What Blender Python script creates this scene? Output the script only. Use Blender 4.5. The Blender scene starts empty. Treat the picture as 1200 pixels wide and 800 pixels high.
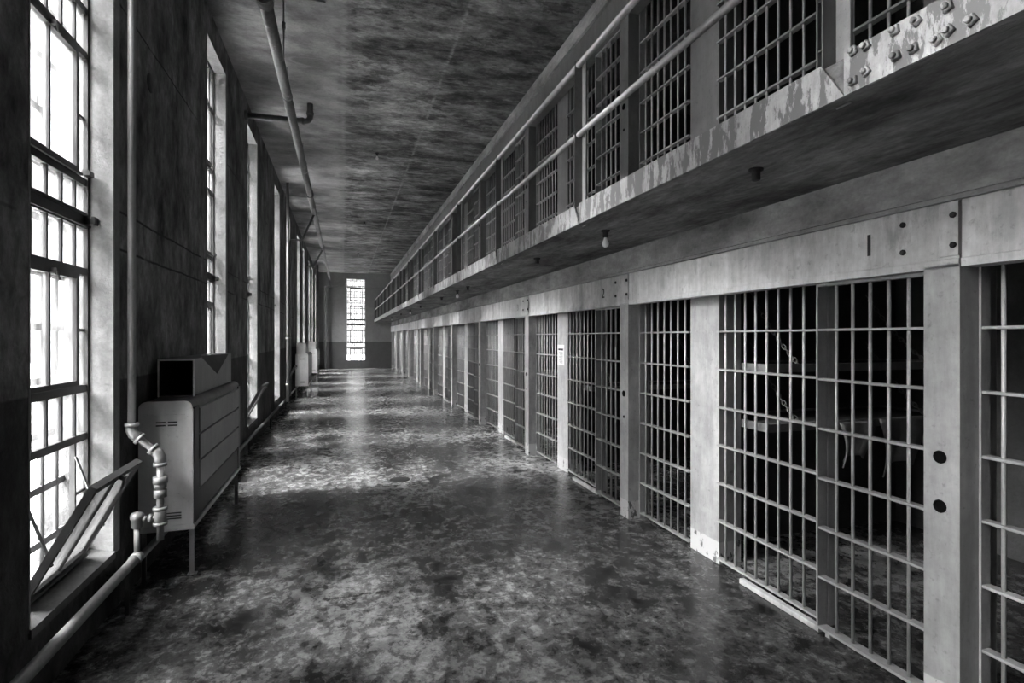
import bpy, math, random
from mathutils import Vector, Matrix
random.seed(7)
S = bpy.context.scene
COL = S.collection
PI = math.pi

# ------------------------------------------------------------------ helpers
class MB:
    """collects shapes for ONE mesh object"""
    def __init__(s):
        s.v = []; s.f = []; s.sm = []
    def box(s, x0, x1, y0, y1, z0, z1):
        b = len(s.v)
        s.v += [(x0,y0,z0),(x1,y0,z0),(x1,y1,z0),(x0,y1,z0),(x0,y0,z1),(x1,y0,z1),(x1,y1,z1),(x0,y1,z1)]
        s.f += [tuple(b+i for i in q) for q in ((0,3,2,1),(4,5,6,7),(0,1,5,4),(1,2,6,5),(2,3,7,6),(3,0,4,7))]
        s.sm += [False]*6
        return s
    def bbox(s, x0, x1, y0, y1, z0, z1, c=.004):
        """box with chamfered edges along its longest axis"""
        d = (x1-x0, y1-y0, z1-z0); a = d.index(max(d))
        o = [i for i in range(3) if i != a]
        lo = (x0,y0,z0); hi = (x1,y1,z1)
        u0,u1,w0,w1 = lo[o[0]],hi[o[0]],lo[o[1]],hi[o[1]]
        prof = [(u0+c,w0),(u1-c,w0),(u1,w0+c),(u1,w1-c),(u1-c,w1),(u0+c,w1),(u0,w1-c),(u0,w0+c)]
        if a == 1: prof.reverse()
        s.prism_axis(prof, a, lo[a], hi[a]); return s
    def prism_axis(s, prof, a, t0, t1):
        """extrude a 2D profile (in the two remaining axes, in order) along axis a"""
        o = [i for i in range(3) if i != a]; n = len(prof); b = len(s.v)
        for t in (t0, t1):
            for p in prof:
                c = [0,0,0]; c[a] = t; c[o[0]] = p[0]; c[o[1]] = p[1]; s.v.append(tuple(c))
        for i in range(n):
            j = (i+1) % n
            s.f.append((b+i,b+j,b+n+j,b+n+i)); s.sm.append(False)
        s.f.append(tuple(b+i for i in reversed(range(n)))); s.sm.append(False)
        s.f.append(tuple(b+n+i for i in range(n))); s.sm.append(False)
        return s
    def cyl(s, p, q, r, n=12, r2=None, smooth=True):
        p = Vector(p); q = Vector(q); d = (q-p).normalized(); r2 = r if r2 is None else r2
        u = d.orthogonal().normalized(); w = d.cross(u); b = len(s.v)
        for c, rr in ((p,r),(q,r2)):
            for i in range(n):
                a = 2*PI*i/n
                s.v.append(tuple(c + (u*math.cos(a)+w*math.sin(a))*rr))
        for i in range(n):
            j = (i+1) % n
            s.f.append((b+i,b+j,b+n+j,b+n+i)); s.sm.append(smooth)
        s.f.append(tuple(b+i for i in reversed(range(n)))); s.sm.append(False)
        s.f.append(tuple(b+n+i for i in range(n))); s.sm.append(False)
        return s
    def tube(s, pts, r, n=12, close=False):
        pts = [Vector(p) for p in pts]; m = len(pts); b = len(s.v); prev = None
        for k in range(m):
            if close: d = (pts[(k+1)%m]-pts[k-1]).normalized()
            else: d = (pts[min(k+1,m-1)]-pts[max(k-1,0)]).normalized()
            u = d.orthogonal().normalized() if prev is None else (prev-d*prev.dot(d)).normalized()
            prev = u; w = d.cross(u)
            for i in range(n):
                a = 2*PI*i/n
                s.v.append(tuple(pts[k]+(u*math.cos(a)+w*math.sin(a))*r))
        for k in range(m if close else m-1):
            k2 = (k+1) % m
            for i in range(n):
                j = (i+1) % n
                s.f.append((b+k*n+i,b+k*n+j,b+k2*n+j,b+k2*n+i)); s.sm.append(True)
        if not close:
            s.f.append(tuple(b+i for i in reversed(range(n)))); s.sm.append(False)
            s.f.append(tuple(b+(m-1)*n+i for i in range(n))); s.sm.append(False)
        return s
    def lathe(s, prof, c=(0,0,0), n=16, axis='z'):
        """prof: (radius, height) list"""
        b = len(s.v); m = len(prof)
        for r, h in prof:
            for i in range(n):
                a = 2*PI*i/n; x, y = r*math.cos(a), r*math.sin(a)
                p = (x,y,h) if axis == 'z' else ((h,x,y) if axis == 'x' else (y,h,x))
                s.v.append((c[0]+p[0],c[1]+p[1],c[2]+p[2]))
        for k in range(m-1):
            for i in range(n):
                j = (i+1) % n
                s.f.append((b+k*n+i,b+k*n+j,b+(k+1)*n+j,b+(k+1)*n+i)); s.sm.append(True)
        s.f.append(tuple(b+i for i in reversed(range(n)))); s.sm.append(False)
        s.f.append(tuple(b+(m-1)*n+i for i in range(n))); s.sm.append(False)
        return s
    def poly(s, pts):
        b = len(s.v); s.v += [tuple(p) for p in pts]; s.f.append(tuple(range(b,b+len(pts)))); s.sm.append(False); return s
    def xf(s, M, start=0):
        for i in range(start, len(s.v)): s.v[i] = tuple(M @ Vector(s.v[i]))
        return s
    def mesh(s, name, mat):
        me = bpy.data.meshes.new(name); me.from_pydata(s.v, [], s.f)
        me.polygons.foreach_set('use_smooth', s.sm)
        me.materials.append(mat); me.update()
        return me
    def build(s, name, mat, parent=None):
        return link(name, s.mesh(name, mat), parent)

def link(name, me, parent=None, loc=None):
    o = bpy.data.objects.new(name, me); COL.objects.link(o)
    if parent is not None: o.parent = parent
    if loc is not None: o.location = loc
    return o
def tag(o, label=None, cat=None, group=None, kind=None):
    if label: o['label'] = label
    if cat: o['category'] = cat
    if group: o['group'] = group
    if kind: o['kind'] = kind
    return o
def empty(name, loc=(0,0,0)):
    o = bpy.data.objects.new(name, None); COL.objects.link(o); o.location = loc
    o.empty_display_size = .1
    return o
def copy_tree(o, parent=None):
    c = o.copy(); COL.objects.link(c)
    if parent is not None: c.parent = parent
    for ch in list(o.children): copy_tree(ch, c)
    return c
def struct(name, mb, mat, parent=None):
    o = mb.build(name, mat, parent)
    if parent is None: o['kind'] = 'structure'
    return o
ORD = ['first','second','third','fourth','fifth','sixth','seventh','eighth','ninth','tenth','eleventh','twelfth','thirteenth','fourteenth','fifteenth']

# ------------------------------------------------------------------ materials (all neutral: the picture is monochrome)
class NT:
    def __init__(s, name):
        s.m = bpy.data.materials.new(name); s.m.use_nodes = True
        s.t = s.m.node_tree; s.t.nodes.clear()
        s.out = s.t.nodes.new('ShaderNodeOutputMaterial')
    def n(s, typ, ins=None, **kw):
        nd = s.t.nodes.new(typ)
        for k, v in kw.items(): setattr(nd, k, v)
        for k, v in (ins or {}).items():
            if isinstance(v, bpy.types.NodeSocket): s.t.links.new(v, nd.inputs[k])
            else: nd.inputs[k].default_value = v
        return nd
    def pos(s, scale=(1,1,1)):
        g = s.n('ShaderNodeNewGeometry')
        return s.n('ShaderNodeMapping', {'Vector': g.outputs['Position'], 'Scale': scale}).outputs[0]
    def z(s):
        g = s.n('ShaderNodeNewGeometry')
        return s.n('ShaderNodeSeparateXYZ', {0: g.outputs['Position']}).outputs
    def noise(s, vec, scale, detail=6, rough=.6, dist=0):
        return s.n('ShaderNodeTexNoise', {'Vector': vec, 'Scale': scale, 'Detail': detail, 'Roughness': rough, 'Distortion': dist}).outputs['Fac']
    def ramp(s, fac, a, b, lo=0., hi=1.):
        r = s.n('ShaderNodeMapRange', {'Value': fac, 'From Min': a, 'From Max': b, 'To Min': lo, 'To Max': hi}, clamp=True)
        return r.outputs[0]
    def math(s, op, a, b=0.):
        return s.n('ShaderNodeMath', {0: a, 1: b}, operation=op).outputs[0]
    def mix(s, f, a, b):
        nd = s.n('ShaderNodeMix', data_type='FLOAT')
        for k, v in (('Factor', f), ('A', a), ('B', b)):
            i = [q for q in nd.inputs if q.name == k and q.type == 'VALUE'][0]
            if isinstance(v, bpy.types.NodeSocket): s.t.links.new(v, i)
            else: i.default_value = v
        return [q for q in nd.outputs if q.type == 'VALUE'][0]
    def grey(s, v):
        return s.n('ShaderNodeCombineColor', {0: v, 1: v, 2: v}).outputs[0]
    def bsdf(s, val, rough=.6, metal=0., spec=.5, bump=None, bstr=.3, bdist=.01, coat=0., crough=.1):
        p = s.n('ShaderNodeBsdfPrincipled')
        def put(k, v):
            if isinstance(v, bpy.types.NodeSocket): s.t.links.new(v, p.inputs[k])
            else: p.inputs[k].default_value = v
        if isinstance(val, bpy.types.NodeSocket): put('Base Color', s.grey(val))
        else: put('Base Color', (val, val, val, 1))
        put('Roughness', rough); put('Metallic', metal); put('Specular IOR Level', spec)
        put('Coat Weight', coat); put('Coat Roughness', crough)
        if bump is not None:
            b = s.n('ShaderNodeBump', {'Height': bump, 'Strength': bstr, 'Distance': bdist})
            s.t.links.new(b.outputs[0], p.inputs['Normal'])
        s.t.links.new(p.outputs[0], s.out.inputs[0])
        return s.m

def m_paint(name, base, chip, scale=6, lo=.56, hi=.62, rough=.5, metal=0., var=.25, foot=None):
    """old paint over steel: mottled, with chips of another tone; foot = (z, tone) a differently painted chipped base"""
    t = NT(name); p = t.pos()
    n1 = t.noise(p, scale*.35, 5, .6); n2 = t.noise(p, scale*4, 8, .7); n3 = t.noise(t.pos((1,1,.35)), scale, 8, .72)
    v = t.math('MULTIPLY', t.ramp(n1, .3, .7, 1-var, 1+var), t.ramp(n2, .3, .7, 1-var*.5, 1+var*.4))
    n4 = t.noise(t.pos((1.5,1.5,.22)), scale*2.2, 7, .7); n5 = t.noise(p, scale*11, 4, .6)
    v = t.math('MULTIPLY', v, t.ramp(n4, .36, .64, 1-var*.6, 1+var*.35))
    v = t.math('MULTIPLY', v, t.ramp(n5, .60, .72, 1., .72))
    v = t.math('MULTIPLY', v, base)
    v = t.mix(t.ramp(n3, lo, hi), v, chip)
    if foot:
        z = t.z()[2]
        f = t.ramp(t.math('ADD', z, t.math('MULTIPLY', n2, .02)), foot[0]-.004+.01, foot[0]+.004+.01, 1, 0)
        q = t.noise(t.pos((1,1,.6)), 16, 6, .65)
        fv = t.mix(t.ramp(q, .57, .60), foot[1], .10)
        v = t.mix(f, v, fv)
    return t.bsdf(v, rough, metal, .4, n2, .25, .004)

def m_concrete(name, base, var=.4, scale=2., stretch=(1,1,1), rough=.85, dado=None, stain=.45, bstr=.4, lines=None):
    t = NT(name); p = t.pos(stretch)
    a = t.noise(p, scale, 8, .65); b = t.noise(p, scale*5, 8, .7, .4); c = t.noise(t.pos(), 45, 4, .6)
    d = t.noise(t.pos((1,1,.45)), scale*.6, 6, .7)
    v = t.math('MULTIPLY', t.ramp(a, .3, .7, 1-var, 1+var), t.ramp(b, .25, .75, 1-var*.7, 1+var*.7))
    v = t.math('MULTIPLY', v, t.ramp(c, .3, .7, .88, 1.1))
    v = t.math('MULTIPLY', v, base)
    v = t.math('MULTIPLY', v, t.ramp(d, .5, .68, 1., 1-stain))
    if dado:
        z = t.z()[2]
        v = t.math('MULTIPLY', v, t.ramp(z, dado[0]-.006, dado[0]+.006, dado[1], 1.))
    if lines:
        z = t.z()[2]
        for h in lines:
            dz = t.math('ABSOLUTE', t.math('SUBTRACT', z, t.math('ADD', t.math('MULTIPLY', d, .05), h-.025)))
            l = t.ramp(dz, .004, .012, 1, 0)
            l = t.math('MULTIPLY', l, t.ramp(t.noise(t.pos((1,1,.3)), 1.1, 3), .46, .52))
            v = t.mix(l, v, .03)
    hgt = t.math('ADD', t.math('MULTIPLY', b, .7), t.math('MULTIPLY', c, .3))
    return t.bsdf(v, rough, 0, .3, hgt, bstr, .02)

M = {}
M['wall'] = m_concrete('old painted wall', .17, .95, 2.3, (1,1,.6), dado=(1.47,.32), stain=.7, bstr=.9, lines=(2.58,2.33,3.95))
M['reveal'] = m_concrete('window reveal plaster', .27, .22, 3.5, stain=.2)
M['endwall'] = m_concrete('end wall paint', .32, .15, 1.0, dado=(1.50,.42), stain=.2)
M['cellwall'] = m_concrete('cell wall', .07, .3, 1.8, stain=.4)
M['soffit'] = m_concrete('gallery soffit concrete', .15, .8, 2.2, (1.8,.55,1), stain=.6, bstr=.8)
M['header'] = m_concrete('header concrete', .30, .55, 1.2, (1,.6,1.6), stain=.45)
def m_ceiling():
    t = NT('board marked ceiling'); x, y, z = t.z()
    p = t.pos((.55,1.3,1)); a = t.noise(t.pos((.7,1.35,1)), 2.3, 11, .74, .1); b = t.noise(t.pos((.9,1.8,1)), 7., 10, .76, .1)
    c = t.noise(t.pos(), 34, 6, .7); d = t.noise(t.pos((.6,.9,1)), .7, 8, .68)
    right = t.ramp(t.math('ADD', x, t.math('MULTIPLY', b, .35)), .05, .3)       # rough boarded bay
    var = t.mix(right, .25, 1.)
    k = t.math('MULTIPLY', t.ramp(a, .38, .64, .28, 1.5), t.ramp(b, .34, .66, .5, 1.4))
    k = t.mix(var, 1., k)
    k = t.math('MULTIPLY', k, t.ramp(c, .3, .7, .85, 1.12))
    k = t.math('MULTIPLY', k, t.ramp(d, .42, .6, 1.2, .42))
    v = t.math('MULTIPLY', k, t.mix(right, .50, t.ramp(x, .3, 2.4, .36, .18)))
    e_ = t.noise(t.pos((.75,1.15,1)), 1.5, 12, .72, .1)
    v = t.math('MULTIPLY', v, t.mix(right, 1., t.ramp(e_, .53, .57, 1., .45)))
    v = t.math('MULTIPLY', v, t.mix(right, 1., t.ramp(e_, .44, .40, 1., 1.45)))
    for xs, wd in ((.0,.03),(1.32,.018)):                                   # construction seams
        dx = t.math('ABSOLUTE', t.math('SUBTRACT', x, t.math('ADD', xs-.05, t.math('MULTIPLY', b, .1))))
        v = t.mix(t.math('MULTIPLY', t.ramp(dx, wd*.2, wd*1.8, .7, 0), t.ramp(b, .42, .58)), v, .42)
    # pale cracks running across
    cy = t.math('ABSOLUTE', t.math('SUBTRACT', t.noise(t.pos((.12,.5,1)), 1.0, 3, .5), .5))
    v = t.mix(t.ramp(cy, .0, .0035, .5, 0), v, .45)
    return t.bsdf(v, .85, 0, .25, t.math('ADD', b, t.math('MULTIPLY', c, .4)), .5, .025)
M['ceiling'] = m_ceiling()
def m_floor(name='worn sealed concrete floor', gain=1.):
    t = NT(name)
    n0 = t.noise(t.pos((1,.8,1)), .55, 4, .55)
    n1 = t.noise(t.pos((1,.8,1)), 2.4, 9, .7, .15)
    n2 = t.noise(t.pos((1,.85,1)), 11, 9, .74, .3)
    n3 = t.noise(t.pos(), 42, 6, .68, .2)
    y_ = t.z()[1]
    v = t.math('MULTIPLY', t.ramp(n1, .38, .64, .22, 1.8), t.ramp(n2, .38, .64, .28, 1.75))
    v = t.math('MULTIPLY', v, t.ramp(n3, .34, .66, .6, 1.4))
    v = t.math('MULTIPLY', v, t.ramp(n0, .38, .62, .55, 1.4))
    v = t.math('MULTIPLY', v, .092*gain)
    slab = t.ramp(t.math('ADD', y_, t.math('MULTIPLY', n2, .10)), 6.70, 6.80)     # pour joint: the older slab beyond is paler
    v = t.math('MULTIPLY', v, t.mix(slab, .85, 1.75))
    v = t.mix(t.ramp(n1, .40, .33), v, .008)                                 # dark oily patches
    cr = t.n('ShaderNodeTexVoronoi', {'Vector': t.pos((1,.8,1)), 'Scale': .55}, feature='DISTANCE_TO_EDGE').outputs['Distance']
    crk = t.math('MULTIPLY', t.ramp(t.math('ADD', cr, t.math('MULTIPLY', t.math('SUBTRACT', n2, .5), .06)), .002, .006, 1, 0), t.ramp(n0, .45, .55))
    v = t.mix(t.math('MULTIPLY', crk, .8), v, .015)
    r = t.math('ADD', t.ramp(n2, .3, .7, .13, .34), t.ramp(n0, .3, .7, -.04, .08))
    return t.bsdf(v, r, 0, .3, t.math('ADD', t.math('MULTIPLY', n2, .6), t.math('MULTIPLY', n1, .6)), .12, .012, coat=.06, crough=.12)
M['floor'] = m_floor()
M['strip'] = m_floor('floor strip along the wall', 1.25)
M['sill'] = m_concrete('sill concrete', .10, .25, 3., stain=.3)
M['post'] = m_paint('pillar paint', .36, .22, 3., .57, .75, .45, 0, .32, foot=(.17,.48))
M['beam'] = m_paint('beam paint', .58, .18, 2.6, .54, .70, .42, 0, .40)
M['bar'] = m_paint('cell bar paint', .42, .22, 14, .60, .68, .38, .25, .18)
M['frame'] = m_paint('grille flat paint', .36, .22, 10, .6, .7, .42, .2, .18)
M['fascia'] = m_paint('gallery fascia paint', .35, .13, 10, .49, .52, .5, 0, .3)
M['gpost'] = m_paint('gallery post paint', .12, .3, 8, .66, .7, .5, .1, .2)
M['rail'] = m_paint('gallery rail paint', .32, .25, 9, .62, .7, .4, .2, .2)
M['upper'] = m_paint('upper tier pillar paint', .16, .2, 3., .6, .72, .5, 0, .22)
M['pipe'] = m_paint('pipe paint', .25, .12, 8, .62, .7, .42, .15, .2)
M['mainpipe'] = m_paint('ceiling pipe paint', .20, .45, 5, .6, .66, .5, .1, .25)
M['enamel'] = m_paint('heater enamel', .60, .2, 3, .66, .78, .35, .15, .15)
M['panel'] = m_paint('heater front panel', .13, .1, 3, .58, .7, .45, .1, .3)
M['dark'] = m_paint('black steel', .035, .02, 6, .6, .7, .5, .2, .2)
M['winframe'] = m_paint('window steel', .05, .12, 9, .66, .72, .5, .1, .2)
M['secbar'] = m_paint('outer window bar paint', .09, .05, 6)
M['galv'] = m_paint('galvanised sheet', .20, .16, 3.5, .58, .7, .4, .4, .25)
M['paper'] = NT('notice paper').bsdf(.75, .7)
M['ink_shade'] = NT('black paint and hole shade').bsdf(.012, .6)
M['ink_shade2'] = NT('printed grey text').bsdf(.28, .7)
M['rust'] = m_paint('rusted iron', .03, .10, 14, .6, .68, .8, .1, .4)
M['hole'] = NT('dark keyhole').bsdf(.006, .95, 0, .02)
M['bed'] = m_concrete('bunk canvas', .22, .2, 3, stain=.3)
M['blanket'] = m_concrete('hanging grey blanket', .20, .2, 4, stain=.3)
M['porcelain'] = NT('porcelain').bsdf(.5, .2)
M['bulb'] = NT('unlit bulb glass').bsdf(.7, .12)
M['yard'] = m_concrete('yard ground', .48, .2, .6, stain=.2)
M['outside'] = m_concrete('yard wall stone', .30, .3, .8, stain=.3)
def m_glass(name='dusty window glass', clear=1.):
    t = NT(name)
    a = t.noise(t.pos((1,1,.5)), 7, 7, .65); b = t.noise(t.pos(), 1.4, 3, .5)
    f = t.math('ADD', t.ramp(a, .42, .7, .01, .07), t.ramp(b, .4, .65, .0, .03))
    st = t.noise(t.pos((1,6,.8)), 3.2, 6, .65)
    dirt = t.math('MULTIPLY', t.ramp(a, .38, .68, .95, .62), t.ramp(st, .45, .65, 1., .80))
    tr = t.n('ShaderNodeBsdfTransparent', {'Color': t.grey(t.math('MULTIPLY', dirt, clear))})
    tl = t.n('ShaderNodeBsdfTranslucent', {'Color': (.78,.78,.78,1)})
    gl = t.n('ShaderNodeBsdfGlossy', {'Color': (.9,.9,.9,1), 'Roughness': .12})
    m1 = t.n('ShaderNodeMixShader', {0: f, 1: tr.outputs[0], 2: tl.outputs[0]})
    m2 = t.n('ShaderNodeMixShader', {0: .05, 1: m1.outputs[0], 2: gl.outputs[0]})
    t.t.links.new(m2.outputs[0], t.out.inputs[0])
    return t.m
M['glass'] = m_glass()
M['grimy'] = m_glass('grimy sash glass', .38)

# ------------------------------------------------------------------ layout (metres; y runs down the corridor)
XW = -1.41           # left wall face
XG = -1.565          # glazing plane
XO = -1.82           # outer face of the left wall
XL = 2.626           # lock pillars and beam face
XP = 2.77            # flat pillars / fixed grilles
XB = 5.05            # cell back wall
YE = 32.6            # end wall
YN = -5.0            # wall behind the camera
HC = 5.37            # ceiling
P = 3.0              # one cell
Y0 = 1.941           # far edge of the first lock pillar
UP = 2.80            # upper tier offset
XGAL = 1.70          # gallery edge

# window centres down the left wall
WC = [1.02, 3.65, 7.20, 9.84, 13.36, 16.0, 19.5, 22.1, 25.65, 28.25, 31.3]
HW = .505
ZS, ZT = .36, 5.05

# --- floor, ceiling, walls
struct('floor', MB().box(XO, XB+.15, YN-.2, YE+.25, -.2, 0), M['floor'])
struct('trim_1', MB().prism_axis([(XW,0),(-.85,0),(-.837,.002),(XW,.002)][::-1], 1, YN, YE), M['strip'])
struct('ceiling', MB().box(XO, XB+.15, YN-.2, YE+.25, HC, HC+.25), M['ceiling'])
w = MB()
edges = [YN]
for c in WC: edges += [c-HW, c+HW]
edges.append(YE)
for i in range(0, len(edges), 2): w.box(XO, XW, edges[i], edges[i+1], 0, HC)
struct('wall_left', w, M['wall'])
for i, c in enumerate(WC):
    pass
# spandrels and lintels
sp = MB()
for c in WC:
    sp.box(XO, XW, c-HW, c+HW, 0, ZS)
    sp.box(XO, XW, c-HW, c+HW, ZT, HC)
struct('wall_left_infill', sp, M['wall'])
EW0, EW1 = .20, 1.22   # end window opening (x)
e = MB()
e.box(XO, EW0, YE, YE+.25, 0, HC).box(EW1, XB+.15, YE, YE+.25, 0, HC).box(EW0, EW1, YE, YE+.25, 0, .45).box(EW0, EW1, YE, YE+.25, ZT, HC)
struct('wall_end', e, M['endwall'])
struct('wall_near', MB().box(XO, XB+.15, YN-.2, YN, 0, HC), M['wall'])
struct('wall_back', MB().box(XB, XB+.15, YN, YE, 0, HC), M['cellwall'])

# --- windows -------------------------------------------------------------
ROWS = [.46, 1.13, 1.43, 2.16, 2.48, 2.72, 3.52, 3.80, 4.55, 5.03]     # frame levels
# casements fill rows (.46-1.13),(1.43-2.16),(2.72-3.52),(3.80-4.55) over the four middle panes
CAS = [(.46,1.13),(1.43,2.16),(2.72,3.52),(3.80,4.55)]

def window_meshes():
    """one steel window, 1.01 wide, in local coordinates: x = depth towards the room, y along, z up (0 = floor)"""
    W = HW; pw = 2*W/6
    f = MB()
    for y in (-W, W-.03): f.box(-.025,.025, y, y+.03, .42, 5.05)
    f.box(-.025,.025,-W,W,.42,.46).box(-.025,.025,-W,W,5.02,5.05)
    for zz in ROWS[1:-1]:
        th = .022 if zz != 2.48 else .05
        f.box(-.02,.02,-W+.03,W-.03, zz-th, zz+th)
    f.box(.02,.035,-W+.02,W,2.44,2.452).box(.02,.035,-W+.02,W,2.508,2.52)
    f.box(.02,.075,W-.07,W-.014,2.455,2.505).box(.02,.06,W-.10,W-.03,2.755,2.785)
    # fixed glazing bars
    prev = .46
    lev = [.46]+ROWS[1:]
    for a, b in zip(ROWS[:-1], ROWS[1:]):
        cas = any(abs(a-c0) < .01 for c0, c1 in CAS)
        for k in range(1,6):
            if cas and 1 < k < 5: continue
            y = -W+k*pw
            f.box(-.014,.014,y-.011,y+.011,a,b)
        if cas:
            for k in (0,5):
                zc = (a+b)/2
                f.box(-.01,.01,-W+k*pw,-W+(k+1)*pw,zc-.008,zc+.008)
    g = MB()
    for a, b in zip(ROWS[:-1], ROWS[1:]):
        cas = any(abs(a-c0) < .01 for c0, c1 in CAS)
        if not cas: g.box(-.003,.003,-W+.02,W-.02,a,b)
        else:
            g.box(-.003,.003,-W+.02,-W+pw,a,b); g.box(-.003,.003,W-pw,W-.02,a,b)
    # security bars outside
    s = MB()
    for k in range(6):
        y = -W+(k+.5)*pw
        s.cyl((-.12,y,.36),(-.12,y,5.05),.014,8)
    for k in range(15):
        z = .55+k*.315
        s.box(-.128,-.112,-W,W,z-.02,z+.02)
    return f.mesh('window_frame', M['winframe']), g.mesh('glazing', M['glass']), s.mesh('security_bars', M['secbar'])
WF, WG, WS = window_meshes()
def sash_meshes(h):
    hw = 2*HW/6*2
    f = MB(); t = .036
    f.box(-.016,.022,-hw,hw,0,t).box(-.016,.022,-hw,hw,h-t,h).box(-.016,.022,-hw,-hw+t,t,h-t).box(-.016,.022,hw-t,hw,t,h-t)
    f.box(-.012,.014,-.011,.011,t,h-t)
    f.box(.022,.036,-hw-.01,hw+.01,-.008,.008)                       # drip bar
    p = MB().box(-.003,.003,-hw+t-.004,hw-t+.004,t-.004,h-t+.004); p2 = p.mesh('sash_pane', M['grimy'])
    l = MB().box(.02,.05,-.012,.012,h-.03,h-.006).cyl((.045,0,h-.016),(.06,.0,h-.075),.007,8)
    return f.mesh('sash_frame', M['winframe']), p.mesh('sash_pane', M['glass']), l.mesh('latch', M['winframe']), p2
SM = {}
for c0, c1 in CAS:
    hh = round(c1-c0-.044, 3)
    if hh not in SM: SM[hh] = sash_meshes(hh)
arm_m = MB().poly([(.02,-.012,1.03),(.02,.012,1.03),(.165,.012,.60),(.165,-.012,.60)]).poly([(.026,-.012,1.03),(.171,-.012,.60),(.171,.012,.60),(.026,.012,1.03)])
for q_ in (-.012,.012): arm_m.poly([(.02,q_,1.03),(.026,q_,1.03),(.171,q_,.60),(.165,q_,.60)])
arm_m.poly([(.02,-.012,1.03),(.026,-.012,1.03),(.026,.012,1.03),(.02,.012,1.03)]).poly([(.165,-.012,.60),(.165,.012,.60),(.171,.012,.60),(.171,-.012,.60)])
arm_m = arm_m.mesh('stay_arm', M['pipe'])
def window(n, loc, rz, open_low=False, interior=True):
    r = empty('window_%d' % n, loc); r.rotation_euler = (0,0,rz); r['kind'] = 'structure'
    link('window_frame', WF, r); link('glazing', WG, r); link('security_bars', WS, r)
    for q, (c0, c1) in enumerate(CAS):
        hh = round(c1-c0-.044, 3); fm, pm, lm, gm = SM[hh]
        sh = link('hopper_sash', fm, r, (.012,0,c0+.022))
        link('sash_pane', gm if (q == 0 and open_low) else pm, sh); link('latch', lm, sh)
        if q == 0 and open_low:
            sh.rotation_euler = (0, math.radians(29), 0); sh.location = (.045,0,c0-.02)
            for sy in (-1,1):
                link('stay_arm', arm_m, r, (0, sy*.315, 0))
    return r
for i, c in enumerate(WC):
    if i < 1: 
        window(i+1, (XG,c,0), 0)
    else:
        window(i+1, (XG,c,0), 0, open_low=(i in (1,3,5)))
window(len(WC)+1, ((EW0+EW1)/2, YE+.10, 0), -PI/2)
# plastered reveals and sills, one lining to each window
for i, c in enumerate(WC):
    m = MB()
    t = .012
    for sy in (-1,1):
        y0, y1 = (c-HW-.0005, c-HW+t) if sy < 0 else (c+HW-t, c+HW+.0005)
        m.box(XG-.03, XW+.003, y0, y1, ZS, ZT)
    m.box(XG-.03, XW+.003, c-HW, c+HW, ZT-t, ZT+.0005)
    m.box(XW-.002, XW+.006, c+HW-.001, c+HW+.085, ZS-.0, ZT+.06)
    struct('window_%d_reveal' % (i+1), m, M['reveal'])
    s_ = MB().prism_axis([(XG-.02,.36),(XW+.012,.33),(XW+.012,.375),(XG-.02,.425)], 1, c-HW+.001, c+HW-.001)
    struct('window_%d_sill' % (i+1), s_, M['sill'])

# --- outside: yard and far wall seen through the glass
struct('ground_yard', MB().box(-60, XO, -30, 70, -.6, -.4), M['yard'])
struct('wall_yard', MB().box(-26, -25, -30, 70, -.4, 3.6), M['outside'])
struct('ground_end', MB().box(XO, 30, YE+.25, 70, -.6, -.4), M['yard'])

# ------------------------------------------------------------------ cell block
# slabs
struct('floor_gallery', MB().box(XGAL+.02, XL+.03, YN, YE, 2.61, 2.75), M['soffit'])
struct('floor_upper_cells', MB().box(XL+.17, XB, YN, YE, 2.45, 2.80), M['cellwall'])
struct('wall_header', MB().box(2.655, XL+.17, YN, YE, 2.36, 2.80), M['header'])
struct('trim_2', MB().prism_axis([(2.60,2.363),(2.70,2.363),(2.70,2.41),(2.645,2.40),(2.605,2.385)][::-1], 1, YN, YE), M['header'])
struct('wall_header_upper', MB().box(2.60, 2.85, YN, YE, 5.2, HC), M['header'])
struct('wall_cell_roof', MB().box(2.85, XB, YN, YE, 5.0, 5.05), M['cellwall'])

# partitions between cells
K = list(range(-1, 11))
for k in K:
    y = Y0 + 2.06 + k*P
    if y > YE-.1: continue
    for tz in (0, UP):
        struct('wall_partition', MB().box(2.95, XB, y-.0, y+.09, tz, tz+2.45 if tz == 0 else 5.0), M['cellwall'])

# pillars
lock_m = MB().box(XL, 2.80, -.16, 0, 0, 2.08)
lock_m.box(2.80, 2.86, -.16, -.02, 0, 2.08)
lock_me = lock_m.mesh('lock_pillar', M['post'])
lock_up = MB().box(XL, 2.86, -.16, 0, 2.75, 4.89).mesh('lock_pillar', M['upper'])
flat_me = MB().box(XP, 2.97, 1.68, 2.045, 0, 2.36).mesh('flat_pillar', M['post'])
flat_up = MB().box(XP, 2.97, 1.68, 2.045, 2.75, 5.2).mesh('flat_pillar', M['upper'])
hole_me = MB().lathe([(.030,0),(.030,-.004),(.024,-.006),(.020,.002),(.012,.002)], n=14, axis='x').mesh('keyhole', M['hole'])
lock_small = MB().lathe([(.014,0),(.014,-.003),(.008,-.003)], n=10, axis='x').mesh('keyhole', M['hole'])

# grille & door meshes ----------------------------------------------------
R = .0095
FL = [.05+.2905*j for j in range(7)]           # levels of the flat cross bars
TOP = 2.30
def flat_mesh(x0, x1, y0, y1):
    return MB().bbox(x0, x1, y0, y1, -.007, .007, .002).mesh('cross_bar', M['frame'])
bar_wide = MB().cyl((0,0,.045),(0,0,2.36),R,10).mesh('bar', M['bar'])
bar_door = MB().cyl((0,0,.06),(0,0,2.05),R,10).mesh('bar', M['bar'])
XF = 2.77
wide_y = [2.225-1.941+.352 + .106*j for j in range(0)]
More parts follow.
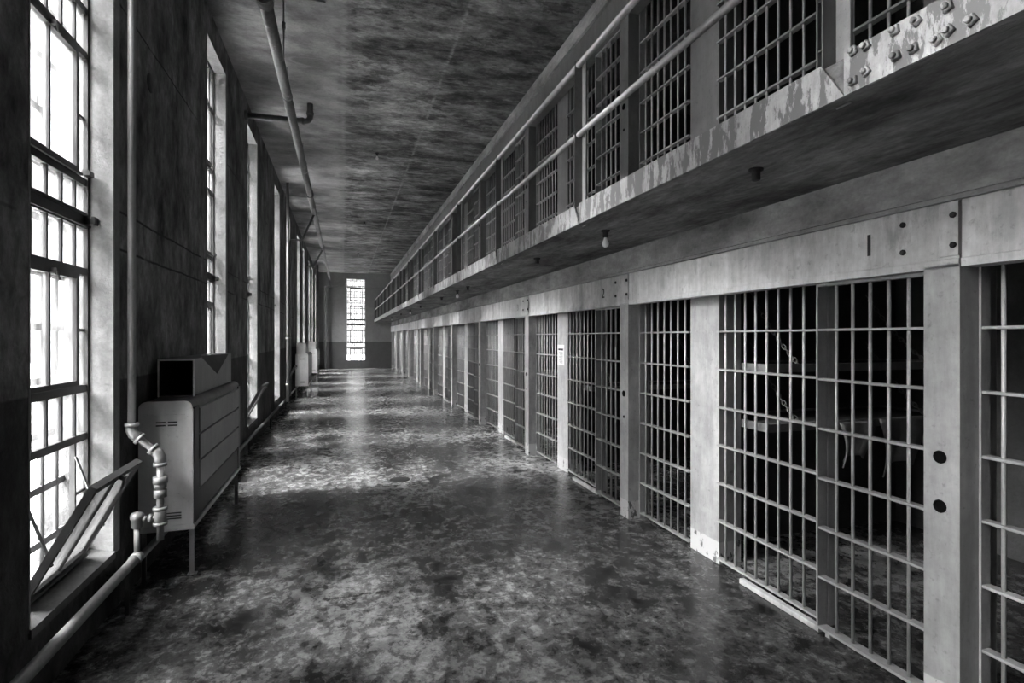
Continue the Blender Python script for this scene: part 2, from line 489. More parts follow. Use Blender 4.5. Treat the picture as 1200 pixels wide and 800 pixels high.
# fixed wide grille spans local y .66 .. 1.68 ; narrow 2.045 .. 2.84
WIDE_B = [1.68-.106*(j+.75) for j in range(9)]
NARROW_B = [2.045+.075+.106*j for j in range(7)]
flat_wide = flat_mesh(XF-.024, XF+.024, .66, 1.68)
flat_narrow = flat_mesh(XF-.024, XF+.024, 2.046, 2.828)
flat_door = flat_mesh(2.676, 2.724, -.03, .667)
stile_wide = MB().box(XF-.024, XF+.03, .655, .668, .04, 2.36).mesh('stile', M['frame'])
stile_narrow = MB().box(XF-.027, XF+.03, 2.828, 2.8385, 0, 2.36).mesh('stile', M['frame'])
stile_door = MB().box(2.672, 2.742, .657, .667, .045, 2.062).mesh('stile', M['frame'])
stile_door2 = MB().box(2.676, 2.724, -.03, -.02, .045, 2.062).mesh('stile', M['frame'])
rail_door = MB().box(2.672, 2.728, -.03, .667, 2.046, 2.062).mesh('top_rail', M['frame'])
botm_door = MB().box(2.672, 2.735, -.03, .667, .04, .055).mesh('bottom_rail', M['frame'])
guide_m = MB().bbox(2.695, 2.735, .675, 1.36, 0, .036, .004).mesh('floor_guide', M['beam'])
guide_foot = MB().box(2.70, 2.73, .60, .63, 0, .045).mesh('guide_roller', M['frame'])
DOOR_B = [.552-.106*j for j in range(6)]
# merged versions for the far cells
def merged(kind):
    m = MB()
    if kind == 'door':
        for y in DOOR_B: m.cyl((2.70,y,.05),(2.70,y,2.05),R,8)
        for z in FL[1:]: m.box(2.676,2.724,-.03,.667,z-.007,z+.007)
        m.box(2.672,2.742,.657,.667,.045,2.062).box(2.672,2.728,-.03,.667,2.046,2.062).box(2.672,2.735,-.03,.667,.04,.055)
    elif kind == 'wide':
        for y in WIDE_B: m.cyl((XF,y,.045),(XF,y,2.36),R,8)
        for z in FL: m.box(XF-.024,XF+.024,.66,1.68,z-.007,z+.007)
        m.box(XF-.024,XF+.03,.655,.668,.04,2.36)
    else:
        for y in NARROW_B: m.cyl((XF,y,.045),(XF,y,2.36),R,8)
        for z in FL: m.box(XF-.024,XF+.024,2.045,2.84,z-.007,z+.007)
        m.box(XF-.027,XF+.03,2.828,2.8385,0,2.36)
    return m.mesh({'door':'cell_door','wide':'wide_grille','narrow':'narrow_grille'}[kind], M['bar'])
MER = {q: merged(q) for q in ('door','wide','narrow')}

def make_door(detail):
    if not detail: return link('cell_door', MER['door'])
    r = empty('cell_door')
    link('stile', stile_door, r); link('stile', stile_door2, r); link('top_rail', rail_door, r); link('bottom_rail', botm_door, r); link('guide_roller', guide_foot, r)
    for y in DOOR_B: link('bar', bar_door, r, (2.70,y,0))
    for z in FL[1:]: link('cross_bar', flat_door, r, (0,0,z))
    return r
def make_wide(detail):
    if not detail: return link('wide_grille', MER['wide'])
    r = empty('wide_grille')
    link('stile', stile_wide, r); link('floor_guide', guide_m, r); pass
    for y in WIDE_B: link('bar', bar_wide, r, (XF,y,0))
    for z in FL: link('cross_bar', flat_wide, r, (0,0,z))
    return r
def make_narrow(detail):
    if not detail: return link('narrow_grille', MER['narrow'])
    r = empty('narrow_grille')
    link('stile', stile_narrow, r)
    for y in NARROW_B: link('bar', bar_wide, r, (XF,y,0))
    for z in FL: link('cross_bar', flat_narrow, r, (0,0,z))
    return r

for tier, tz in (('lower', 0), ('upper', UP)):
    for k in K:
        y = Y0 + k*P
        det = k <= (4 if tz == 0 else 3)
        if k >= 0:
            n = ORD[k]
            where = 'of the %s cell from the camera, %s tier' % (n, 'ground' if tz == 0 else 'gallery')
            if tz == 0 and k < 3: where = 'of the ground tier cell numbered %d' % (k+1)
            d = make_door(det); d.location = (0,y,tz)
            tag(d, 'barred sliding cell door '+where, 'cell door', 'cell doors on the %s tier' % tier)
            if y+1.69 < YE:
                g = make_wide(det); g.location = (0,y,tz)
                tag(g, 'wide bar grille beside door '+where, 'bar grille', 'wide fixed grilles on the %s tier' % tier)
            p_ = link('lock_pillar', lock_me if tz == 0 else lock_up, None, (0,y,0)); p_['kind'] = 'structure'
            if det:
                for hz, me in ((1.20, hole_me), (.974, hole_me if k == 0 else lock_small)):
                    link('keyhole', me, p_, (XL-.0005, -.075, hz+(tz)))
        if y+2.85 < YE:
            if y+2.84 > 1.0:
                g = make_narrow(det); g.location = (0,y,tz)
                lab = ('narrow bar grille beyond the lock pillar of %s cell from the camera, %s tier' % (ORD[k] , 'ground' if tz == 0 else 'gallery')) if k >= 0 else 'narrow bar grille this side of the first lock pillar, %s tier' % ('ground' if tz == 0 else 'gallery')
                if k >= 0: lab = 'narrow bar grille past flat pillar of %s cell from camera, %s tier' % (ORD[k], 'ground' if tz == 0 else 'gallery')
                tag(g, lab, 'bar grille', 'narrow fixed grilles on the %s tier' % tier)
            p_ = link('flat_pillar', flat_me if tz == 0 else flat_up, None, (0,y,0)); p_['kind'] = 'structure'
        # beam over one cell: plate, bottom flange, splice strap
        b = MB()
        z0, z1 = (2.065, 2.363) if tz == 0 else (4.87, 5.21)
        ya, yb = y-.155, min(y+P-.165, YE)
        if yb-ya < .2: continue
        b.box(XL+.006, XL+.112, ya, yb, z0+.04, z1)
        b.box(XL, XL+.112, ya, yb, z0, z0+.038)
        if tz == 0: b.box(XL-.002, XL+.006, ya, ya+.085, z0+.052, z1-.004)
        bo = struct('steel_beam', b, M['beam'] if tz == 0 else M['upper'])
        if tz == 0 and k in (0,1,2):
            bl = MB()
            for yy in (ya+.02, ya+.26):
                for zz in (2.165, 2.30):
                    bl.lathe([(.014,0),(.014,-.008),(.009,-.012)], (XL+(-.002 if yy < ya+.05 else .006), yy, zz), 8, 'x')
            bl.build('rivet', M['rust'], bo)

# painted numerals on the beam
def numeral(ch, y, z, h, label, mat):
    cu = bpy.data.curves.new('numeral', 'FONT'); cu.body = ch; cu.size = h*1.38; cu.extrude = .0012; cu.align_x = 'CENTER'
    cu.materials.append(mat)
    tmp = bpy.data.objects.new('numeral', cu); COL.objects.link(tmp)
    me = bpy.data.meshes.new_from_object(tmp.evaluated_get(bpy.context.evaluated_depsgraph_get()))
    bpy.data.objects.remove(tmp); o = link('cell_number', me)
    o.matrix_world = Matrix(((0,0,-1,XL+.0045),(-1,0,0,y),(0,1,0,z),(0,0,0,1)))
    tag(o, label, 'number'); return o
one = MB().box(XL+.004, XL+.0075, 2.222, 2.240, 2.175, 2.285).build('cell_number', M['ink_shade'])
tag(one, 'black painted number 1 on the pale beam above the closest cell door', 'number')
numeral('2', 5.33, 2.165, .105, 'black painted number 2 on the beam over the second cell', M['ink_shade'])
numeral('3', 8.32, 2.17, .10, 'faint painted number 3 on the beam over the third cell', M['ink_shade2'])

# notice on the flat pillar of the second cell
nt = empty('paper_notice', (XP-.0025, 6.86, 1.515))
MB().box(-.001,.0025,-.115,.115,-.135,.135).build('sheet', M['paper'], nt)
MB().box(-.0022,-.0008,-.085,.085,.060,.085).build('heading', M['ink_shade'], nt)
tx = MB()
for j in range(9): tx.box(-.0022,-.0008,-.07,.07-.02*(j%3),.034-j*.017-.005,.034-j*.017+.003)
tx.build('text', M['ink_shade2'], nt)
tag(nt, 'small white paper notice stuck on the flat pillar of the second cell', 'notice')

# ------------------------------------------------------------------ gallery railing
rl = empty('gallery_railing', (XGAL, 0, 2.75))
tag(rl, 'pipe handrail with flat steel posts and peeling kick plate along the upper gallery', 'railing')
gp = [1.64+2.31*j for j in range(-2,14)]
gp = [y for y in gp if YN < y < YE] + [YE-.03]
ZB, ZF = 2.605, 2.757
post_me = MB().box(.011,.085,0,.006,-.14,1.125).box(.078,.085,-.062,0,-.14,1.125)
post_me = post_me.mesh('post', M['gpost'])
flange_me = MB().box(.072,.0775,-.062,-.001,-.145,1.12).mesh('post_flange', M['rail'])
for i, y in enumerate(gp):
    po = link('post', post_me, rl, (0,y,0))
    link('post_flange', flange_me, po)
rail_r = .024
MB().cyl((.042,gp[0],1.10),(.042,YE,1.10),rail_r,14).build('top_rail', M['rail'], rl)
MB().cyl((.042,gp[0],.562),(.042,YE,.562),rail_r*.92,14).build('mid_rail', M['rail'], rl)
for i in range(len(gp)-1):
    a, b = gp[i]-.064, gp[i+1]
    a = max(a, YN)
    near, far = gp[i], gp[i+1]
    # near end is cut on a slant: bottom comes closer than the top
    yn_t, yn_b = near+.345-.10-.245, near-.10     # top near corner, bottom near corner
    m = MB()
    prof = [(near-.10,-.145),(far-.10,-.145),(far-.10,.007),(near-.0,.007)]
    m.prism_axis(prof, 0, 0, .010)
    # top flange of the channel
    m.box(.010,.05,near+.01,far-.10,-.001,.007)
    m.build('kick_plate', M['fascia'], rl)
# bolted splice on the nearest plate (positions read on the plate: y, z)
f_, th_ = 650., math.atan(198/650.)
c_, s_t = math.cos(th_), math.sin(th_)
for (px, py) in ((1001,60),(1016,54),(1001,95),(1016,84),(1050,36),(1051,66),(1075,25),(1072,57),(1113,36),(1112,8),(1099,47),(1140,24)):
    zd = f_/c_*XGAL/(px-402); yy = (zd-XGAL*s_t)/c_; hh = 1.75+(395-py)*zd/f_
    b = MB().lathe([(.019,0),(.019,-.012),(.016,-.015)], (0,0,0), 4, 'x').lathe([(.010,-.015),(.010,-.024),(.007,-.027)], (0,0,0), 8, 'x')
    b.xf(Matrix.Rotation(random.uniform(-.4,.4)+.6, 4, 'X'))
    o = b.build('bolt', M['fascia'], rl); o.location = (0, yy, hh-2.75)

# ------------------------------------------------------------------ lamp sockets
sock_me = MB().lathe([(.036,0),(.036,-.010),(.022,-.016),(.022,-.055),(.017,-.06)], n=14).mesh('lamp_socket', M['rust'])
bulb_me = MB().lathe([(.012,-.055),(.014,-.07),(.026,-.095),(.029,-.112),(.022,-.13),(.008,-.138)], n=14).mesh('bulb', M['bulb'])
yy = 2.35; n = 0
for (y, bulb) in ((2.35,0),(4.05,1),(5.7,0),(9.2,0),(10.1,1),(11.8,0),(15.2,0),(17.6,1),(20.5,0),(24.5,1)):
    s0 = link('lamp_socket', sock_me, None, (2.02, y, 2.61))
    if bulb: link('bulb', bulb_me, s0)
    tag(s0, ('lamp socket with bare bulb' if bulb else 'empty stub lamp socket')+' under the gallery, %s from the camera' % ORD[n], 'lamp socket', 'lamp sockets under the gallery'); n += 1
for j, y in enumerate((11.2, 18.0, 24.8)):
    s0 = link('lamp_socket', sock_me, None, (.64, y, HC)); link('bulb', bulb_me, s0)
    tag(s0, 'bare bulb socket on the high corridor ceiling, %s from the camera' % ORD[j], 'lamp socket', 'lamp sockets on the ceiling')

# ------------------------------------------------------------------ pipes
def bend(p, q, r, rad, n=6):
    """points of a rounded corner p->q->r"""
    p, q, r = Vector(p), Vector(q), Vector(r)
    a = (p-q).normalized(); b = (r-q).normalized()
    A = q+a*rad; B = q+b*rad
    return [A*(1-t)**2+q*2*t*(1-t)+B*t*t for t in [i/n for i in range(n+1)]]
def path(pts, rad):
    out = [Vector(pts[0])]
    for i in range(1, len(pts)-1): out += bend(pts[i-1], pts[i], pts[i+1], rad)
    return out+[Vector(pts[-1])]
def ring(m, p, d, r, w, n=14):
    p = Vector(p); d = Vector(d).normalized(); m.cyl(p-d*w/2, p+d*w/2, r, n); return m

# big pipe under the ceiling
XM, ZM, RM = -.715, 4.98, .062
mp = empty('ceiling_main_pipe', (XM, 0, ZM))
tag(mp, 'long mottled pipe hung below the corridor ceiling', 'pipe')
MB().cyl((0,YN,0),(0,YE-.25,0),RM,20).build('pipe', M['mainpipe'], mp)
for y in (5.75, 13.4, 21.0):
    m = MB(); ring(m,(0,y,0),(0,1,0),RM+.016,.14,20); ring(m,(0,y-.06,0),(0,1,0),RM+.022,.025,20); m.build('coupling', M['mainpipe'], mp)
for y in (2.6, 8.0, 11.0, 14.5, 18., 21.6, 25, 28.5):
    m = MB(); ring(m,(0,y,0),(0,1,0),RM+.007,.03,20); m.cyl((0,y,RM),(0,y,HC-ZM),.006,8); m.build('hanger', M['mainpipe'], mp)
# cross pipe with elbow up into the ceiling
cp = empty('cross_pipe', (0, 9.15, 5.09))
tag(cp, 'short dark pipe from the left wall turning up into the ceiling behind main pipe', 'pipe')
MB().tube(path([(XW,0,0),(-.49,0,0),(-.49,0,HC-5.09)], .09), .045, 14).build('pipe', M['mainpipe'], cp)
m = MB(); ring(m,(XW+.02,0,0),(1,0,0),.075,.04); m.build('wall_flange', M['mainpipe'], cp)
m = MB(); ring(m,(-.60,0,0),(1,0,0),.056,.05); ring(m,(-.49,0,.12),(0,0,1),.056,.05); m.build('elbow_collar', M['mainpipe'], cp)
# thin conduit
cd = MB().tube(path([(-.18,6.3,HC-.012),(-.60,6.3,HC-.012),(-.60,6.3,4.66)], .03), .008, 8).build('thin_conduit', M['mainpipe'])
tag(cd, 'thin conduit dropping from the ceiling beside the main pipe', 'conduit')
MB().cyl((-.60,6.3,5.0),(-.60,6.3,5.07),.02,8).build('junction', M['mainpipe'], cd)

# riser with offset and valve in front of the near heater
rs = empty('steam_riser', (-1.33, 4.22, 0))
tag(rs, 'tall pale steam pipe with offset elbows and valve before the near heater', 'pipe')
RR = .0235
MB().cyl((0,0,HC),(0,0,1.16),RR,16).build('riser', M['pipe'], rs)
MB().tube([(0,0,1.13),(.02,0,1.10),(.145,0,.985),(.165,0,.95)], RR*.95, 14).build('offset_pipe', M['pipe'], rs)
m = MB().tube([(0,0,1.18),(0,0,1.14),(.012,0,1.112),(.04,0,1.086)], RR+.012, 14); ring(m,(0,0,1.175),(0,0,1),RR+.018,.022); ring(m,(.045,0,1.08),(1,0,-.92),RR+.018,.02); m.build('elbow', M['pipe'], rs)
m = MB().tube([(.125,0,1.005),(.15,0,.98),(.163,0,.95),(.165,0,.91)], RR+.012, 14); ring(m,(.122,0,1.008),(1,0,-.92),RR+.018,.02); ring(m,(.165,0,.905),(0,0,1),RR+.018,.022); m.build('elbow', M['pipe'], rs)
MB().cyl((.165,0,.93),(.165,0,.40),RR*.92,16).build('drop_pipe', M['pipe'], rs)
m = MB()
ring(m,(.165,0,.80),(0,0,1),RR+.022,.045,8); ring(m,(.165,0,.765),(0,0,1),RR+.014,.03,14); ring(m,(.165,0,.71),(0,0,1),RR+.016,.05,8)
m.build('union', M['pipe'], rs)
m = MB(); ring(m,(.165,0,.56),(0,0,1),RR+.013,.11); ring(m,(.165,0,.61),(0,0,1),RR+.02,.02); ring(m,(.165,0,.51),(0,0,1),RR+.02,.02); m.cyl((.165,0,.55),(.10,0,.55),RR*.8,12); ring(m,(.11,0,.55),(1,0,0),RR+.004,.02); m.build('tee', M['pipe'], rs)
vl = MB().cyl((.11,0,.55),(.045,0,.55),.013,10)
ring(vl,(.075,0,.55),(1,0,0),.02,.02,6)
vl.lathe([(.022,-.06),(.034,-.05),(.034,0),(.040,.005),(.040,.03),(.03,.042),(.012,.05)], (.03,0,.55), 14)
vl.build('valve', M['pipe'], rs)
MB().cyl((.03,0,.50),(.03,0,.30),.018,12).build('valve_pipe', M['pipe'], rs)

# pipe along the foot of the left wall
fp = empty('floor_pipe', (-1.30, 0, .30))
tag(fp, 'straight pipe along the foot of the left wall under the first window', 'pipe')
MB().cyl((0,YN,0),(0,4.20,0),.030,16).build('pipe', M['pipe'], fp)
m = MB(); ring(m,(0,4.2,0),(0,1,0),.038,.07); m.build('end_cap', M['pipe'], fp)
for y in (-3,-.5,2.0,4.05):
    MB().box(-.11,.0,y-.012,y+.012,-.04,-.03).box(-.012,.012,y-.012,y+.012,-.30,-.03).build('pipe_support', M['rust'], fp)
fq = empty('floor_pipe', (-1.33, 0, .24))
tag(fq, 'long thin pipe along the foot of the wall beyond the near heater', 'pipe')
MB().cyl((0,4.35,0),(0,YE-.4,0),.024,14).build('pipe', M['pipe'], fq)
for y in (4.45,6.6,9.0,11.5,14.5,19.4,25.):
    MB().box(-.08,.0,y-.012,y+.012,-.03,-.022).box(-.01,.01,y-.012,y+.012,-.24,-.02).build('pipe_support', M['rust'], fq)

# tall risers further down the wall
def tall(y, x, z0, z1, r, label, offs=None, cross=None):
    o = empty('wall_riser', (x, y, 0)); tag(o, label, 'pipe', 'vertical pipes along the left wall')
    if cross is None: MB().cyl((0,0,z0),(0,0,z1),r,12).build('riser', M['pipe'], o)
    else:
        MB().tube(path([(0,0,z0),(0,0,cross),(XM-x-.30,0,cross),(XM-x,0,ZM-.02)], .07), r, 12).build('riser', M['pipe'], o)
    m = MB(); ring(m,(0,0,z0+.4),(0,0,1),r+.012,.06); ring(m,(0,0,1.72),(0,0,1),r+.012,.06); m.build('collar', M['pipe'], o)
    return o
tall(13.95, -1.24, .24, HC, .035, 'tall bright pipe from floor to ceiling on the left wall before the far heaters')
tall(15.3, -1.30, .24, 4.3, .028, 'dim pipe rising beside the first far heater and crossing to the ceiling pipe', cross=4.25)
tall(21.4, -1.25, .24, 4.3, .032, 'pipe rising between the two far heaters and crossing to the ceiling pipe', cross=4.32)
tall(29.5, -1.22, .24, HC, .04, 'bright vertical pipe beyond the farthest heater near the end wall')
ep = empty('end_wall_pipe', (-.94, YE-.35, 0)); tag(ep, 'pipe up the corner that turns across the end wall towards the window', 'pipe')
MB().tube(path([(0,0,0),(0,0,4.55),(1.12,0,4.55)], .08), .05, 12).build('pipe', M['pipe'], ep)
MB().cyl((1.12,0,4.55),(3.4,0,4.50),.014,8).build('thin_pipe', M['pipe'], ep)
m = MB(); ring(m,(1.10,0,4.55),(1,0,0),.075,.10); m.cyl((1.05,0,4.55),(1.05,0,4.8),.02,8); ring(m,(0,0,1.6),(0,0,1),.065,.08); ring(m,(.2,0,4.55),(1,0,0),.065,.08); m.build('coupling', M['pipe'], ep)
MB().tube([(XM+.94,-.0,ZM),(XM+.94,0,4.75),(XM+1.0,0,4.56)], .05, 12).build('drop', M['pipe'], ep)

# round plug in the left wall
pl = MB().lathe([(.075,0),(.07,.008),(.02,.010)], (0,0,0), 18, 'x').build('wall_plug', M['dark']); pl.location = (XW, 4.86, 3.69)
tag(pl, 'small dark round plug high on the wall between the first two windows', 'plug')

# ------------------------------------------------------------------ heaters
HL, HB, HT = 1.88, .36, 1.29        # length, bottom, top
XA, XC = -1.385, -1.045
def make_heater():
    r = empty('unit_heater', (0, 4.52, 0))
    # cabinet with rounded top edges (profile in x,z)
    rr = .05; pr = [(XA,HB+.03),(XC,HB+.03)]
    for i in range(7):
        a = PI/2*i/6; pr.append((XC-rr+rr*math.cos(a), HT-rr+rr*math.sin(a)))
    for i in range(7):
        a = PI/2+PI/2*i/6; pr.append((XA+rr+rr*math.cos(a), HT-rr+rr*math.sin(a)))
    MB().prism_axis(pr[::-1], 1, .012, HL).build('cabinet', M['panel'], r)
    # end panel: paler enamel sheet with folded rim
    e = MB().prism_axis(pr[::-1], 1, 0, .012)
    e.box(XC-.035, XC+.006, -.006, .02, HB+.03, HT-.06)
    e.box(XA+.03, XC-.05, -.003, .0, HT-.10, HT-.095)
    ep_ = e.build('end_panel', M['enamel'], r)
    v = MB()
    for col in (0,1):
        for row in (0,1): v.box(XA+.11+col*.075, XA+.17+col*.075, -.004, .0, HT-.155-row*.022, HT-.145-row*.022)
    v.build('vent_slot', M['dark'], ep_); v = MB()
    for row in range(3): v.box(XA+.13, XA+.27, -.004, 0, HB+.085+row*.02, HB+.092+row*.02)
    v.build('vent_slot', M['dark'], ep_)
    cpn = MB().bbox(XC, XC+.012, .02, .15, HB+.03, HT-.05, .004).build('corner_panel', M['dark'], r)
    # long front: three stacked panels and a low dark outlet
    for j, (a, b) in enumerate(((.62,.82),(.83,1.02),(1.03,1.22))):
        MB().bbox(XC, XC+.014, .17, HL-.10, a, b, .005).build('front_panel', M['galv'], r)
    MB().box(XC, XC+.004, .17, HL-.1, HB+.05, .60).build('outlet', M['dark'], r)
    MB().bbox(XC, XC+.012, HL-.09, HL, HB+.03, HT-.05, .004).build('corner_panel', M['panel'], r)
    MB().bbox(XA, XC+.014, -.004, HL+.004, HB, HB+.04, .005).build('base_rail', M['enamel'], r)
    for (x, y) in ((XC-.015,.05),(XC-.015,HL-.06),(XA+.02,.05),(XA+.02,HL-.06)):
        MB().box(x-.016,x+.016,y-.003,y+.003,0.014,HB+.02).box(x-.016,x-.011,y,y+.03,.014,HB+.02).box(x-.03,x+.03,y-.01,y+.04,.012,.02).build('leg', M['pipe'], r)
    return r
h0 = make_heater()
tag(h0, 'large sheet metal unit heater on legs between the first two windows', 'heater', 'unit heaters along the left wall')
def make_box():
    r = empty('duct_box', (0, 4.86, HT))
    L, H = 1.52, .29; x0, x1 = -1.36, -1.115; t = .006
    m = MB()
    m.box(x0, x1, 0, L, 0, t); m.box(x0, x0+t, 0, L, t, H)
    m.box(x0, x1, L-t, L, t, H)
    # top sheet and creased outer side: the middle of the top edge is pressed in
    m.poly([(x0,0,H),(x1,0,H),(x1,.25,H),(x0+.12,.8,H),(x1,1.38,H),(x1,L,H),(x0,L,H)])
    xs = x1
    m.poly([(x1,0,0),(x1,L,0),(x1,L,H),(x1,1.38,H),(x1,.85,.12),(x1,.25,H),(x1,0,H)])
    m.build('casing', M['galv'], r)
    ln = MB(); ln.box(x0+t+.001,x0+t+.004,.015,L-t-.002,t+.001,H-.004).box(x1-.004,x1-.002,.015,.24,t+.001,H-.004).box(x0+t+.005,x1-.005,L-t-.004,L-t-.002,t+.001,H-.004).box(x0+t+.005,x1-.005,.015,L-t-.006,t+.001,t+.003)
    ln.build('shade_lining', M['ink_shade'], r)  # black sheets put the shade inside the open box into its colour
    MB().poly([(x1,.25,H),(x1,.85,.12),(x0+.12,.8,H)]).poly([(x1,.85,.12),(x1,1.38,H),(x0+.12,.8,H)]).build('dented_side', M['panel'], r)
    rm = MB(); rm.box(x0,x1+.004,-.004,.012,H-.012,H+.002); rm.box(x1-.004,x1+.004,-.004,.012,0,H); rm.box(x0,x0+.008,-.004,.012,0,H)
    rm.build('rim', M['enamel'], r)
    return r, L, H
b0, BL, BH = make_box()
tag(b0, 'open ended sheet metal duct box with creased side on top of the near heater', 'duct box', 'duct boxes on the heaters')
for j, y in enumerate((16.85, 22.8)):
    h = copy_tree(h0); h.location = (0.09, y, 0)
    tag(h, ('pale unit heater on the left wall halfway down the corridor', 'pale unit heater on the left wall, farthest of the three')[j], 'heater')
    b = copy_tree(b0); b.location = (.09, y+.02, HT)
    tag(b, ('duct box on top of the heater halfway down the corridor', 'duct box on top of the farthest heater')[j], 'duct box')
    MB().box(-1.354,-1.121,0.004,.01,.006,BH-.006).build('end_plate', M['enamel'], b)

# ------------------------------------------------------------------ floor drains
dr_me = MB().lathe([(.125,0),(.125,.005),(.108,.007),(.104,.003)], n=24).mesh('drain_ring', M['rust'])
gr = MB().lathe([(.102,.001),(.102,.004)], n=24)
gr_me = gr.mesh('drain_shade', M['ink_shade'])  # black disc in place of a recess, its shade put into the colour
for j, y in enumerate((6.92, 19.2)):
    d = empty('floor_drain', (.665,y,.0)); link('drain_ring', dr_me, d); link('drain_shade', gr_me, d)
    tag(d, ('round dark floor drain in the middle of the corridor, closer one', 'round floor drain far down the corridor, distant one')[j], 'drain', 'floor drains')

# ------------------------------------------------------------------ cell fittings
def chain(p, q, name='chain'):
    p, q = Vector(p), Vector(q); d = q-p; n = int(d.length/.045); m = MB()
    u = d.normalized(); a = u.orthogonal().normalized(); b = u.cross(a)
    for i in range(n):
        c = p+d*((i+.5)/n)-Vector((0,0,.05*math.sin(PI*(i+.5)/n))); w = a if i % 2 else b
        m.tube([c+u*.03*math.cos(t)+w*.014*math.sin(t) for t in [2*PI*k/8 for k in range(8)]], .0045, 5, True)
    return m
def bunk(k, z, where):
    y = Y0+k*P+2.06
    r = empty('wall_bunk', (2.98, y, z)); tag(r, where, 'bunk', 'hanging bunks in the cells')
    f = MB(); f.box(0,1.9,-.66,-.63,-.03,.03).box(0,1.9,-.03,-.002,-.03,.03).box(0,.03,-.63,-.03,-.03,.03).box(1.87,1.9,-.63,-.03,-.03,.03)
    f.build('frame', M['bed'], r)
    MB().box(.03,1.87,-.63,-.03,.0,.012).build('canvas', M['cellwall'], r)
    for x in (.30,1.6):
        chain((x+.1,-.004,.62),(x,-.645,.02)).build('chain', M['galv'], r)
    return r
bunk(0, 1.52, 'upper chain hung bunk in the cell numbered 1')
bunk(0, 1.08, 'lower chain hung bunk in the cell numbered 1')
bunk(1, 1.10, 'chain hung bunk in the cell numbered 2')
bunk(2, 1.10, 'chain hung bunk in the third cell')
def blanket(loc, w, h, label):
    m = MB(); n = 14; rows = 10
    for j in range(rows+1):
        for i in range(n+1):
            u = i/n; v = j/rows
            m.v.append((u*w+.05*math.sin(v*3+u), -.02*math.sin(u*9+v*2)*(.3+v)-.01, -v*h*(1-.25*math.sin(u*2.6))))
    for j in range(rows):
        for i in range(n):
            a = j*(n+1)+i; m.f.append((a,a+1,a+n+2,a+n+1)); m.sm.append(True)
    o = m.build('blanket', M['blanket'])
    o.location = loc; tag(o, label, 'blanket')
    md = o.modifiers.new('t','SOLIDIFY'); md.thickness = .008
    return o
yb = Y0+2.06-.67
blanket((3.62,yb,1.10), .30, .34, 'grey blanket hanging over the lower bunk edge in the cell numbered 1')
blanket((4.02,yb,1.11), .42, .45, 'wider folded blanket hanging deeper over the lower bunk in the cell numbered 1')
# ------------------------------------------------------------------ light: overcast daylight through the windows
SKY_END, SKY_SOUTH = 1.3, 170.
SKY_BASE, SKY_PEAK, SKY_SY, SKY_SZ, SKY_Z = .55, 190., .19, .34, .58
W_ = bpy.data.worlds.new('overcast'); S.world = W_; W_.use_nodes = True
nt_ = W_.node_tree; nt_.nodes.clear()
wo = nt_.nodes.new('ShaderNodeOutputWorld'); bg = nt_.nodes.new('ShaderNodeBackground')
tc = nt_.nodes.new('ShaderNodeTexCoord'); sx = nt_.nodes.new('ShaderNodeSeparateXYZ')
nt_.links.new(tc.outputs['Generated'], sx.inputs[0])
def wm(op, a, b=0.):
    q = nt_.nodes.new('ShaderNodeMath'); q.operation = op
    for k_, v_ in ((0,a),(1,b)):
        if isinstance(v_, bpy.types.NodeSocket): nt_.links.new(v_, q.inputs[k_])
        else: q.inputs[k_].default_value = v_
    return q.outputs[0]
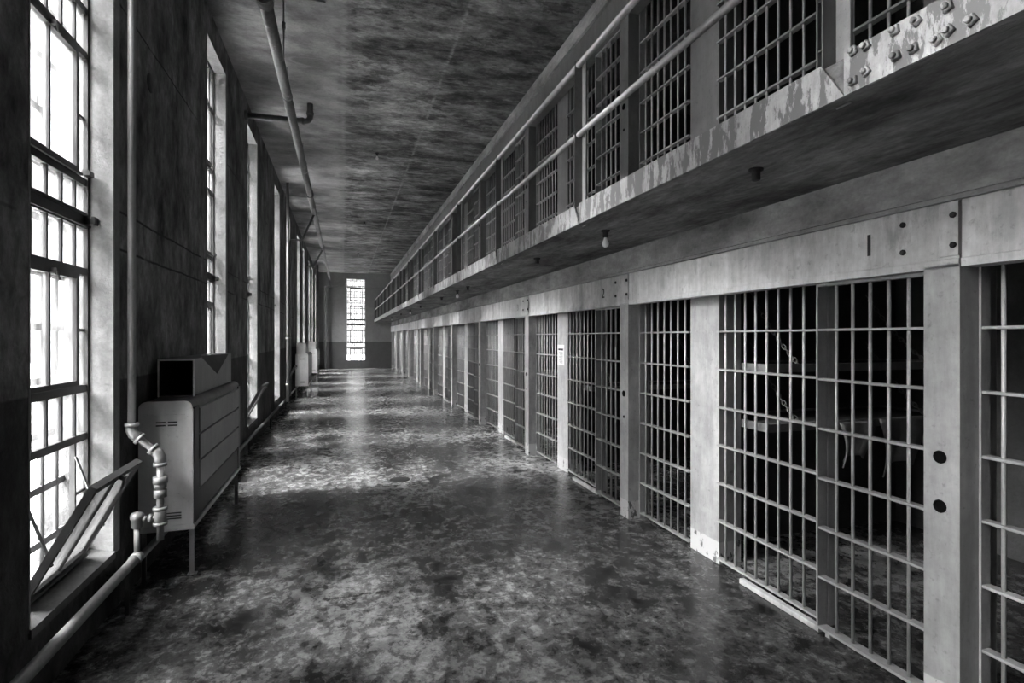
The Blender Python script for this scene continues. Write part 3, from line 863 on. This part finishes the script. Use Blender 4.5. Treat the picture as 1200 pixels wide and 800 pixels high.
# overcast sky with added bright patches for floor bands, heater ends and end reflection
gy = wm('DIVIDE', sx.outputs[1], SKY_SY); gz = wm('DIVIDE', wm('SUBTRACT', sx.outputs[2], SKY_Z), SKY_SZ)
gl_ = wm('EXPONENT', wm('MULTIPLY', wm('ADD', wm('MULTIPLY', gy, gy), wm('MULTIPLY', gz, gz)), -1.))
gl_ = wm('MULTIPLY', gl_, wm('LESS_THAN', sx.outputs[0], 0.))
ex_ = wm('DIVIDE', sx.outputs[0], .17)
en_ = wm('MULTIPLY', wm('EXPONENT', wm('MULTIPLY', wm('MULTIPLY', ex_, ex_), -1.)), wm('GREATER_THAN', sx.outputs[1], 0.))
sa_ = wm('DIVIDE', wm('ADD', sx.outputs[1], .44), .26); sb_ = wm('DIVIDE', wm('SUBTRACT', sx.outputs[2], .80), .18)
so_ = wm('MULTIPLY', wm('EXPONENT', wm('MULTIPLY', wm('ADD', wm('MULTIPLY', sa_, sa_), wm('MULTIPLY', sb_, sb_)), -1.)), wm('LESS_THAN', sx.outputs[0], 0.))
lum = wm('ADD', wm('ADD', wm('MULTIPLY', gl_, SKY_PEAK), SKY_BASE), wm('ADD', wm('MULTIPLY', en_, SKY_END), wm('MULTIPLY', so_, SKY_SOUTH)))
cb = nt_.nodes.new('ShaderNodeCombineColor')
for i in range(3): nt_.links.new(lum, cb.inputs[i])
nt_.links.new(cb.outputs[0], bg.inputs[0]); bg.inputs[1].default_value = 1.0
nt_.links.new(bg.outputs[0], wo.inputs[0])
def portal(loc, rot, sx_, sy_):
    l = bpy.data.lights.new('daylight_portal', 'AREA'); l.shape = 'RECTANGLE'; l.size = sx_; l.size_y = sy_
    l.cycles.is_portal = True
    o = bpy.data.objects.new('daylight_portal', l); COL.objects.link(o); o.location = loc; o.rotation_euler = rot
for c in WC: portal((XO-.02, c, (ZS+ZT)/2), (0, -PI/2, 0), ZT-ZS, 2*HW)
portal(((EW0+EW1)/2, YE+.27, (.45+ZT)/2), (-PI/2, 0, 0), EW1-EW0, ZT-.45)

# ------------------------------------------------------------------ camera
cam = bpy.data.cameras.new('camera'); co = bpy.data.objects.new('camera', cam); COL.objects.link(co)
cam.sensor_width = 36; cam.lens = 36*650/1200; cam.clip_start = .02; cam.clip_end = 300
cam.shift_y = -5/1200
co.location = (0,0,1.75); co.rotation_euler = (PI/2, 0, -math.atan(198/650))
S.camera = co
S.view_settings.view_transform = 'Standard'; S.view_settings.look = 'None'
S.view_settings.gamma = 1; S.view_settings.use_curve_mapping = False
S.view_settings.exposure = .85
S.cycles.use_denoising = True
S.cycles.max_bounces = 10; S.cycles.diffuse_bounces = 6; S.cycles.glossy_bounces = 4; S.cycles.transparent_max_bounces = 12
S.cycles.caustics_reflective = False; S.cycles.caustics_refractive = False
S.cycles.sample_clamp_indirect = 8
